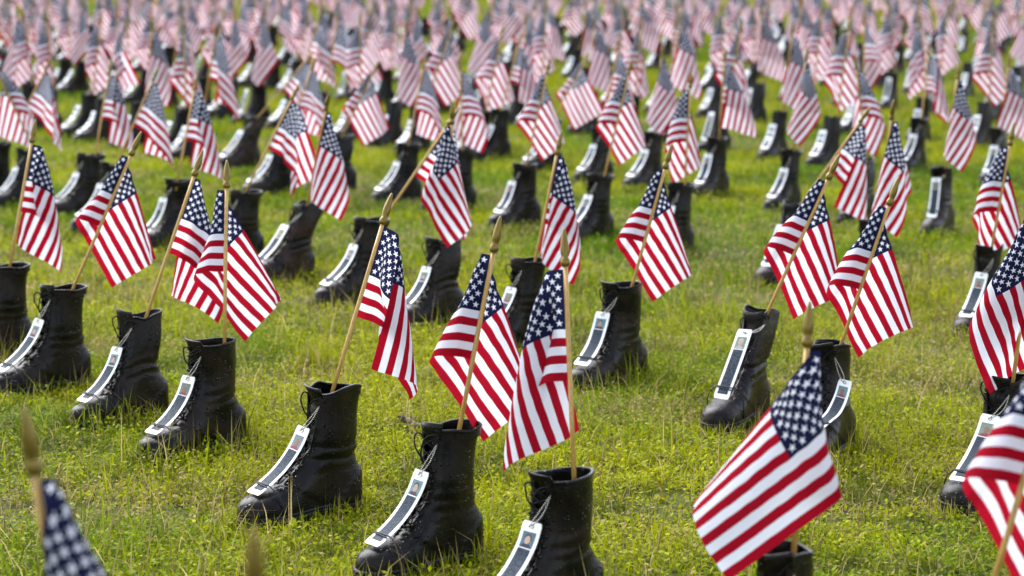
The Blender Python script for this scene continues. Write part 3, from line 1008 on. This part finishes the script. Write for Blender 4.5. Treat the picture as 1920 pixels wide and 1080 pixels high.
# ------------------------------------------------------------------ near things with all their parts
near_xy = []
for i, (row, x, y, yaw, vi, ent, d, L, a0, a1) in enumerate(BOOTS):
    d = Vector(d).normalized()
    w_ = where(row, ("near", i))
    state = {0: "wet black lace-up boot", 1: "black lace-up boot", 2: "straight black lace-up boot", 3: "wide-open black lace-up boot",
             4: "slumped worn black boot", 5: "brownish worn black boot"}[vi]
    sc = 1.0 + 0.045 * math.sin(i * 2.4)
    bo = link("combat_boot", None)
    bo.location = (x, y, 0.004); bo.rotation_euler = (0, 0, math.radians(yaw)); bo.scale = (sc * 0.885, sc * 0.885, 0.905 + 0.025 * math.sin(i * 1.7))
    tag(bo, "%s, %s" % (state, w_), "boot", "boots standing in rows on the lawn")
    for nm, me in BOOT_HI[vi].items():
        o = link(nm, me, bo)
        if nm == "lace_hooks": tag(o, None, None, None, "stuff")
    near_xy.append((x, y, math.radians(yaw)))
    # tag
    shape = [0, 0, 1, 0, 1, 2][vi] if row != 1 else [0, 0, 0, 0, 0, 1][vi]
    if (row, vi) == (2, 4) and x > 0: shape = 2
    if (row, vi) == (2, 5): shape = 3
    tg = link("photo_tag", None)
    tg.location = bo.location; tg.scale = bo.scale; tg.rotation_euler = bo.rotation_euler
    tag(tg, "white photo tag strapped on the boot %s" % w_, "tag", "white photo tags on the boots")
    tm = get_tag(shape, vi, True)
    ph = None
    for nm, me in tm.items():
        o = link(nm, me, ph if nm == "face" else tg)
        if nm == "photo": ph = o
        if nm == "bead_chain": tag(o, None, None, None, "stuff")
    # flag
    fo = link("stick_flag", None)
    yr = math.radians(yaw)
    P = VARIANTS[vi]
    ex, ey = (ent[0] - x) * math.cos(yr) + (ent[1] - y) * math.sin(yr), -(ent[0] - x) * math.sin(yr) + (ent[1] - y) * math.cos(yr)
    tx, ty = 0.885 * (P['lean_x'] * 0.168 + P['bend_x'] * 0.028), 0.885 * P['lean_y'] * 0.168      # where the variant's collar has moved to
    ex, ey = min(max(ex, tx - 0.044), tx + 0.028), min(max(ey, ty - 0.024), ty + 0.024)
    ent = (x + ex * math.cos(yr) - ey * math.sin(yr), y + ex * math.sin(yr) + ey * math.cos(yr))
    dn = stick_inside(d, ex, ey, yr, P)
    fo.location = Vector((ent[0], ent[1], 0.236)) - d * dn
    tag(fo, "%s flag on stick in boot %s" % (lean_word(d), w_), "flag", "small striped flags standing in the boots")
    mb = MB(); add_pole(mb, d, L, 12, dn)
    po = link("stick", mb.mesh("stick", ["dowel"]), fo)
    mb = MB(); add_finial(mb, d, L, 14)
    fi = link("finial", mb.mesh("finial", ["gold_paint"]), fo)
    cl = link("cloth", cloth_mesh(CL[i], 3), fo)
    for o in (po, fi, cl):
        o.location = d * dn

# ------------------------------------------------------------------ the field behind: one mesh per boot, tag and flag
def join(meshes, name):
    """several meshes as one, keeping materials and uv"""
    mb = MB(); mats = []
    for me in meshes:
        b = len(mb.v)
        mb.v.extend([tuple(v.co) for v in me.vertices])
        ul = me.uv_layers[0].data
        for p in me.polygons:
            nm = me.materials[p.material_index].name
            if nm not in mats: mats.append(nm)
            mb.cur = mats.index(nm)
            mb.face([b + v for v in p.vertices], [tuple(ul[q].uv) for q in p.loop_indices])
    return mb.mesh(name, mats)
FB = [join(list(BOOT_LO[v].values()), "combat_boot") for v in range(6)]
FT = {(s, v): join(list(get_tag(s, v, False).values()), "photo_tag") for v in range(6) for s in (0, 1, 2)}
def flag_mesh(k, up, sides):
    mb = MB()
    d, L = g_dir[k], g_len[k]
    mats = ["flag_cloth", "dowel", "gold_paint"]
    G = CL[len(BOOTS) + k]
    mb.grid(upsample(G, up) if up > 1 else G[::1, ::1])
    mb.cur = 1; add_pole(mb, d, L, sides, stick_inside(d))
    mb.cur = 2; add_finial(mb, d, L, sides, FIN if sides > 5 else FIN[::3] + FIN[-1:])
    off = Vector(d) * stick_inside(d)
    mb.v = [(v[0] + off.x, v[1] + off.y, v[2] + off.z) for v in mb.v]
    return mb.mesh("stick_flag", mats)
FF = [flag_mesh(k, 2, 7) for k in range(G_N)]
FF_LO = [flag_mesh(k, 1, 4) for k in range(G_N)]

order = sorted(range(len(FIELD)), key=lambda i: FIELD[i][1][1] + (100 if abs(FIELD[i][1][0]) > 0.232 * FIELD[i][1][1] + 0.3 else 0))
single = set(order[:300 - len(BOOTS)])
far = {"b": [], "t": [], "f": []}
print("boots in the field:", len(FIELD), "near:", len(BOOTS))
for i, (row, p) in enumerate(FIELD):
    vi = int(rng.choice([0, 0, 1, 1, 2, 3, 4, 5]))
    yaw = math.radians(230 + 3.0 * p[0] / max(p[1], 1) * 20 * 0.5 + rng.normal(0, 6))
    k = int(rng.integers(G_N))
    fz = math.radians(rng.normal(0, 28))
    sh = int(rng.choice([0, 1, 1, 2]))
    d = Matrix.Rotation(fz, 3, 'Z') @ Vector(g_dir[k])
    dn = stick_inside(g_dir[k])
    a_ = yaw
    e0 = Vector((p[0] + math.cos(a_) * -0.03 - math.sin(a_) * 0.012, p[1] + math.sin(a_) * -0.03 + math.cos(a_) * 0.012, 0.236)) - d * dn * 1.2
    lb = Vector((p[0], p[1], 0.004))
    if i in single:
        w_ = where(row, ("field", i))
        l1, l2, l3 = "blurred black boot, %s" % w_, "white tag on boot %s" % w_, "%s blurred flag in boot %s" % (lean_word(d), w_)
        o = tag(link("combat_boot", FB[vi]), l1, "boot", "boots standing in rows on the lawn")
        o.location = lb; o.rotation_euler = (0, 0, yaw); o.scale = (0.89, 0.89, 0.905)
        o = tag(link("photo_tag", FT[(sh, vi)]), l2, "tag", "white photo tags on the boots")
        o.location = lb; o.rotation_euler = (0, 0, yaw); o.scale = (0.89, 0.89, 0.905)
        o = tag(link("stick_flag", FF[k]), l3, "flag", "small striped flags standing in the boots")
        o.location = e0; o.rotation_euler = (0, 0, fz); o.scale = (1.2, 1.2, 1.2)
        if p[1] < 13: near_xy.append((p[0], p[1], yaw))
    else:
        far["b"].append((FB[vi], Matrix.Translation(lb) @ Matrix.Rotation(yaw, 4, 'Z') @ Matrix.Scale(0.9, 4)))
        far["t"].append((FT[(sh, vi)], Matrix.Translation(lb) @ Matrix.Rotation(yaw, 4, 'Z') @ Matrix.Scale(0.9, 4)))
        far["f"].append((FF_LO[k], Matrix.Translation(e0) @ Matrix.Rotation(fz, 4, 'Z') @ Matrix.Scale(1.2, 4)))

def merged(items, name):
    """thousands of tiny far copies in one mesh"""
    cache = {}
    V, LV, LS, MI, UV, mats = [], [], [], [], [], []
    nv = nl = 0
    for me, mat in items:
        if me.name not in cache:
            co = np.empty(len(me.vertices) * 3, np.float32); me.vertices.foreach_get("co", co)
            lv = np.empty(len(me.loops), np.int32); me.loops.foreach_get("vertex_index", lv)
            ls = np.empty(len(me.polygons), np.int32); me.polygons.foreach_get("loop_start", ls)
            mi = np.empty(len(me.polygons), np.int32); me.polygons.foreach_get("material_index", mi)
            uv = np.empty(len(me.loops) * 2, np.float32); me.uv_layers[0].data.foreach_get("uv", uv)
            rm = []
            for mm in me.materials:
                if mm not in mats: mats.append(mm)
                rm.append(mats.index(mm))
            cache[me.name] = (co.reshape(-1, 3), lv, ls, np.array(rm, np.int32)[mi], uv)
        co, lv, ls, mi, uv = cache[me.name]
        A = np.array(mat)
        V.append(co @ A[:3, :3].T + A[:3, 3]); LV.append(lv + nv); LS.append(ls + nl); MI.append(mi); UV.append(uv)
        nv += len(co); nl += len(lv)
    me = bpy.data.meshes.new(name)
    V, LV, LS, MI, UV = map(np.concatenate, (V, LV, LS, MI, UV))
    me.vertices.add(nv); me.vertices.foreach_set("co", V.astype(np.float32).ravel())
    me.loops.add(nl); me.loops.foreach_set("vertex_index", LV.astype(np.int32))
    me.polygons.add(len(LS)); me.polygons.foreach_set("loop_start", LS.astype(np.int32))
    for mm in mats: me.materials.append(mm)
    me.polygons.foreach_set("material_index", MI.astype(np.int32))
    me.polygons.foreach_set("use_smooth", np.ones(len(LS), bool))
    me.update(calc_edges=True)
    ul = me.uv_layers.new(name="UVMap"); ul.data.foreach_set("uv", UV.astype(np.float32))
    me.validate()
    return me
if far["b"]:
  tag(link("distant_boots", merged(far["b"], "distant_boots")), "black boots in the farthest blurred rows at the top", "boots", None, "stuff")
  tag(link("distant_tags", merged(far["t"], "distant_tags")), "white tags in the farthest blurred rows at the top", "tags", None, "stuff")
  tag(link("distant_flags", merged(far["f"], "distant_flags")), "pinkish striped flags in the farthest blurred rows at the top", "flags", None, "stuff")

# ------------------------------------------------------------------ grass
def vnoise(x, y, s, seed):
    """smooth value noise"""
    tab = np.random.default_rng(seed).random((64, 64))
    gx, gy = x * s + 17.3, y * s + 5.1
    ix, iy = np.floor(gx).astype(int), np.floor(gy).astype(int)
    fx, fy = gx - ix, gy - iy
    fx, fy = fx * fx * (3 - 2 * fx), fy * fy * (3 - 2 * fy)
    q = lambda a, b: tab[a % 64, b % 64]
    return (q(ix, iy) * (1 - fx) + q(ix + 1, iy) * fx) * (1 - fy) + (q(ix, iy + 1) * (1 - fx) + q(ix + 1, iy + 1) * fx) * fy
def scatter(y0, y1, dens, margin=1.5):
    wmax = 0.235 * y1 + margin
    n = int(2 * wmax * (y1 - y0) * dens)
    x = rng.uniform(-wmax, wmax, n); y = rng.uniform(y0, y1, n)
    over = np.abs(x) - (0.235 * y + 0.4)                 # thinner beyond the sides of the view
    k = (over < margin - 0.4) & ((over < 0) | (rng.random(n) < 0.4))
    return x[k], y[k]
def keep_off(x, y, shrink=1.0):
    """drop points under boots"""
    ok = np.ones(len(x), bool)
    for bx, by, a in near_xy:
        dx, dy = x - bx, y - by
        near = (np.abs(dx) < 0.3) & (np.abs(dy) < 0.3)
        if not near.any(): continue
        lx = dx * math.cos(a) + dy * math.sin(a); ly = -dx * math.sin(a) + dy * math.cos(a)
        ok &= ~(near & ((((lx - 0.063) / 0.140) ** 4 + (ly / 0.042) ** 4) < shrink))
    return ok
SEG = {"v": [], "f": [], "c": [], "n": 0}
def emit(verts, faces, cols):
    """verts (N,k,3), faces list of index tuples in k, cols (N,3)"""
    N, k = verts.shape[:2]
    base = SEG["n"] + np.arange(N)[:, None] * k
    for f in faces:
        SEG["f"].append(base + np.array(f)[None, :])
    SEG["v"].append(verts.reshape(-1, 3))
    SEG["c"].append(np.repeat(cols, k, axis=0))
    SEG["n"] += N * k
def tint(x, y, kind, n):
    """leaf colours: patches of fresh green, yellow moss, dull and straw"""
    a = vnoise(x, y, 1.1, 1) * 0.6 + vnoise(x, y, 3.1, 2) * 0.4
    b_ = vnoise(x, y, 7.0, 3) * 0.55 + vnoise(x, y, 19.0, 4) * 0.45
    fresh = np.array([0.108, 0.192, 0.004]); yellow = np.array([0.320, 0.335, 0.004]); dull = np.array([0.062, 0.086, 0.007]); straw = np.array([0.40, 0.31, 0.12]); brown = np.array([0.17, 0.10, 0.04])
    t_ = np.clip((a - 0.3) / 0.4 + rng.normal(0, 0.28, n), 0, 1)[:, None]
    c = fresh * (1 - t_) + yellow * t_
    w = np.clip((0.46 - b_) * 3.5 + rng.normal(0, 0.25, n), 0, 0.85)[:, None]
    c = c * (1 - w) + dull * w
    if kind == "straw":
        c = np.where(rng.random(n)[:, None] < 0.75, straw, brown) * rng.uniform(0.6, 1.15, (n, 1))
    else:
        dry = rng.random(n) < 0.04 + 0.34 * np.clip((vnoise(x, y, 2.3, 9) - 0.55) * 4, 0, 1)
        c[dry] = straw * 0.8
    return c * rng.uniform(0.7, 1.25, (n, 1))
def lumps(x, y):
    return vnoise(x, y, 5.0, 21) * 0.5 + vnoise(x, y, 13.0, 22) * 0.5
def blades(x, y, hmin, hmax, wid, segs, kind="grass", lean=0.7):
    n = len(x)
    hl = lumps(x, y)
    h = rng.uniform(hmin, hmax, n) * (0.30 + 1.4 * hl)
    az = rng.uniform(0, 2 * math.pi, n)
    le = np.abs(rng.normal(0, lean, n)).clip(0, 1.5)
    dx, dy = np.cos(az), np.sin(az)
    fa = rng.uniform(0, 2 * math.pi, n); sx_, sy_ = np.cos(fa), np.sin(fa)
    w = wid * rng.uniform(0.6, 1.3, n)
    z0 = np.full(n, -0.002)
    p0 = np.stack([x, y, z0], -1)
    s_ = np.stack([sx_, sy_, np.zeros(n)], -1) * w[:, None] * 0.5
    p1 = p0 + np.stack([dx * np.sin(le * 0.5), dy * np.sin(le * 0.5), np.cos(le * 0.5)], -1) * (h * 0.55)[:, None]
    p2 = p1 + np.stack([dx * np.sin(le), dy * np.sin(le), np.cos(le)], -1) * (h * 0.55)[:, None]
    c = tint(x, y, kind, n)
    if segs == 2:
        emit(np.stack([p0 - s_ * 0.8, p0 + s_ * 0.8, p1 + s_, p1 - s_, p2], 1), [(0, 1, 2), (0, 2, 3), (3, 2, 4)], c)
    else:
        emit(np.stack([p0 - s_, p0 + s_, p2], 1), [(0, 1, 2)], c)
def leaves(x, y, size, per):
    """low leafy sprigs: small oval leaves in whorls"""
    n = len(x)
    hl = lumps(x, y)
    H_ = rng.uniform(0.006, 0.036, n) * (0.2 + 1.6 * hl)
    for k in range(per):
        az = rng.uniform(0, 2 * math.pi, n)
        el = rng.uniform(-0.2, 0.9, n)
        ln = size * rng.uniform(0.6, 1.3, n)
        hz = H_ * (k + 0.6) / per
        o = np.stack([x + rng.normal(0, 0.004, n), y + rng.normal(0, 0.004, n), hz], -1)
        u = np.stack([np.cos(az) * np.cos(el), np.sin(az) * np.cos(el), np.sin(el)], -1)
        s_ = np.stack([-np.sin(az), np.cos(az), rng.normal(0, 0.3, n)], -1)
        c = tint(x, y, "leaf", n) * rng.uniform(0.8, 1.25, (n, 1))
        emit(np.stack([o, o + (u * 0.5 + s_ * 0.26) * ln[:, None], o + u * ln[:, None], o + (u * 0.5 - s_ * 0.26) * ln[:, None]], 1), [(0, 1, 2), (0, 2, 3)], c)
def zone(y0, y1, dens, fn):
    x, y = scatter(y0, y1, dens)
    bare = vnoise(x, y, 2.3, 9) * 0.5 + vnoise(x, y, 6.1, 10) * 0.5
    k = keep_off(x, y) & (rng.random(len(x)) > np.clip((bare - 0.62) * 4, 0, 0.55))
    fn(x[k], y[k])
zone(2.2, 6.6, 7500, lambda x, y: blades(x, y, 0.014, 0.040, 0.0026, 2, "grass", 0.95))
zone(2.2, 6.6, 5600, lambda x, y: leaves(x, y, 0.0115, 4))
zone(2.2, 7.5, 560, lambda x, y: blades(x, y, 0.05, 0.12, 0.0017, 2, "straw", 1.5))
zone(2.2, 7.5, 110, lambda x, y: blades(x, y, 0.06, 0.12, 0.0030, 2, "grass", 0.8))
zone(6.6, 12.5, 3600, lambda x, y: blades(x, y, 0.016, 0.046, 0.0044, 2, "grass", 0.9))
zone(6.6, 12.5, 1600, lambda x, y: leaves(x, y, 0.017, 3))
zone(12.5, 27, 1500, lambda x, y: blades(x, y, 0.02, 0.055, 0.010, 1))
zone(27, 50, 320, lambda x, y: blades(x, y, 0.025, 0.06, 0.022, 1))
# longer grass and dry stems left by the mower along the boots
for bx, by, a in near_xy:
    if by > 8.5: continue
    n = 200
    th = rng.uniform(0, 2 * math.pi, n); rr = rng.uniform(1.0, 1.35, n)
    lx = 0.063 + 0.140 * np.cos(th) * rr; ly = 0.047 * np.sin(th) * rr
    x = bx + lx * math.cos(a) - ly * math.sin(a); y = by + lx * math.sin(a) + ly * math.cos(a)
    k = keep_off(x, y)
    blades(x[k], y[k], 0.028, 0.066, 0.0024, 2, "grass", 0.5)
    k2 = k & (rng.random(n) < 0.16)
    blades(x[k2], y[k2], 0.04, 0.085, 0.0016, 2, "straw", 0.8)
# a darker weed standing in the lawn
n = 160
wx, wy = -0.50 + rng.normal(0, 0.035, n), 5.80 + rng.normal(0, 0.035, n)
blades(wx, wy, 0.05, 0.12, 0.003, 2, "grass", 0.5)

V = np.concatenate(SEG["v"]).astype(np.float32); F = np.concatenate(SEG["f"]).astype(np.int32)
Cc = np.concatenate(SEG["c"]).astype(np.float32)
me = bpy.data.meshes.new("grass")
me.vertices.add(len(V)); me.vertices.foreach_set("co", V.ravel())
me.loops.add(F.size); me.loops.foreach_set("vertex_index", F.ravel())
me.polygons.add(len(F)); me.polygons.foreach_set("loop_start", np.arange(0, F.size, 3, dtype=np.int32))
me.update(calc_edges=True)
ca = me.attributes.new("tint", 'FLOAT_COLOR', 'POINT')
ca.data.foreach_set("color", np.concatenate([Cc, np.ones((len(Cc), 1), np.float32)], 1).ravel())
me.materials.append(M["grass_blades"])
tag(link("grass", me), "short wet yellow-green grass and moss covering the lawn", "grass", None, "stuff")
print("grass triangles", len(F))

# ------------------------------------------------------------------ the twig lying behind the front row
mb = MB()
c0 = Vector((-0.215, 4.98, 0.022))
mb.tube([c0 + Vector((-0.032, 0.030, 0.010)), c0 + Vector((-0.012, 0.012, 0.008)), c0, c0 + Vector((0.020, -0.018, 0.003)), c0 + Vector((0.034, -0.034, 0.002))],
        [0.0075, 0.006, 0.0072, 0.0062, 0.0075], 9)
mb.tube([c0 + Vector((-0.020, 0.020, 0.010)), c0 + Vector((-0.034, 0.022, 0.016)), c0 + Vector((-0.042, 0.020, 0.018))], [0.005, 0.004, 0.003], 7)
tag(link("twig", mb.mesh("twig", ["bark"])), "short dark brown broken twig lying on the grass", "twig")
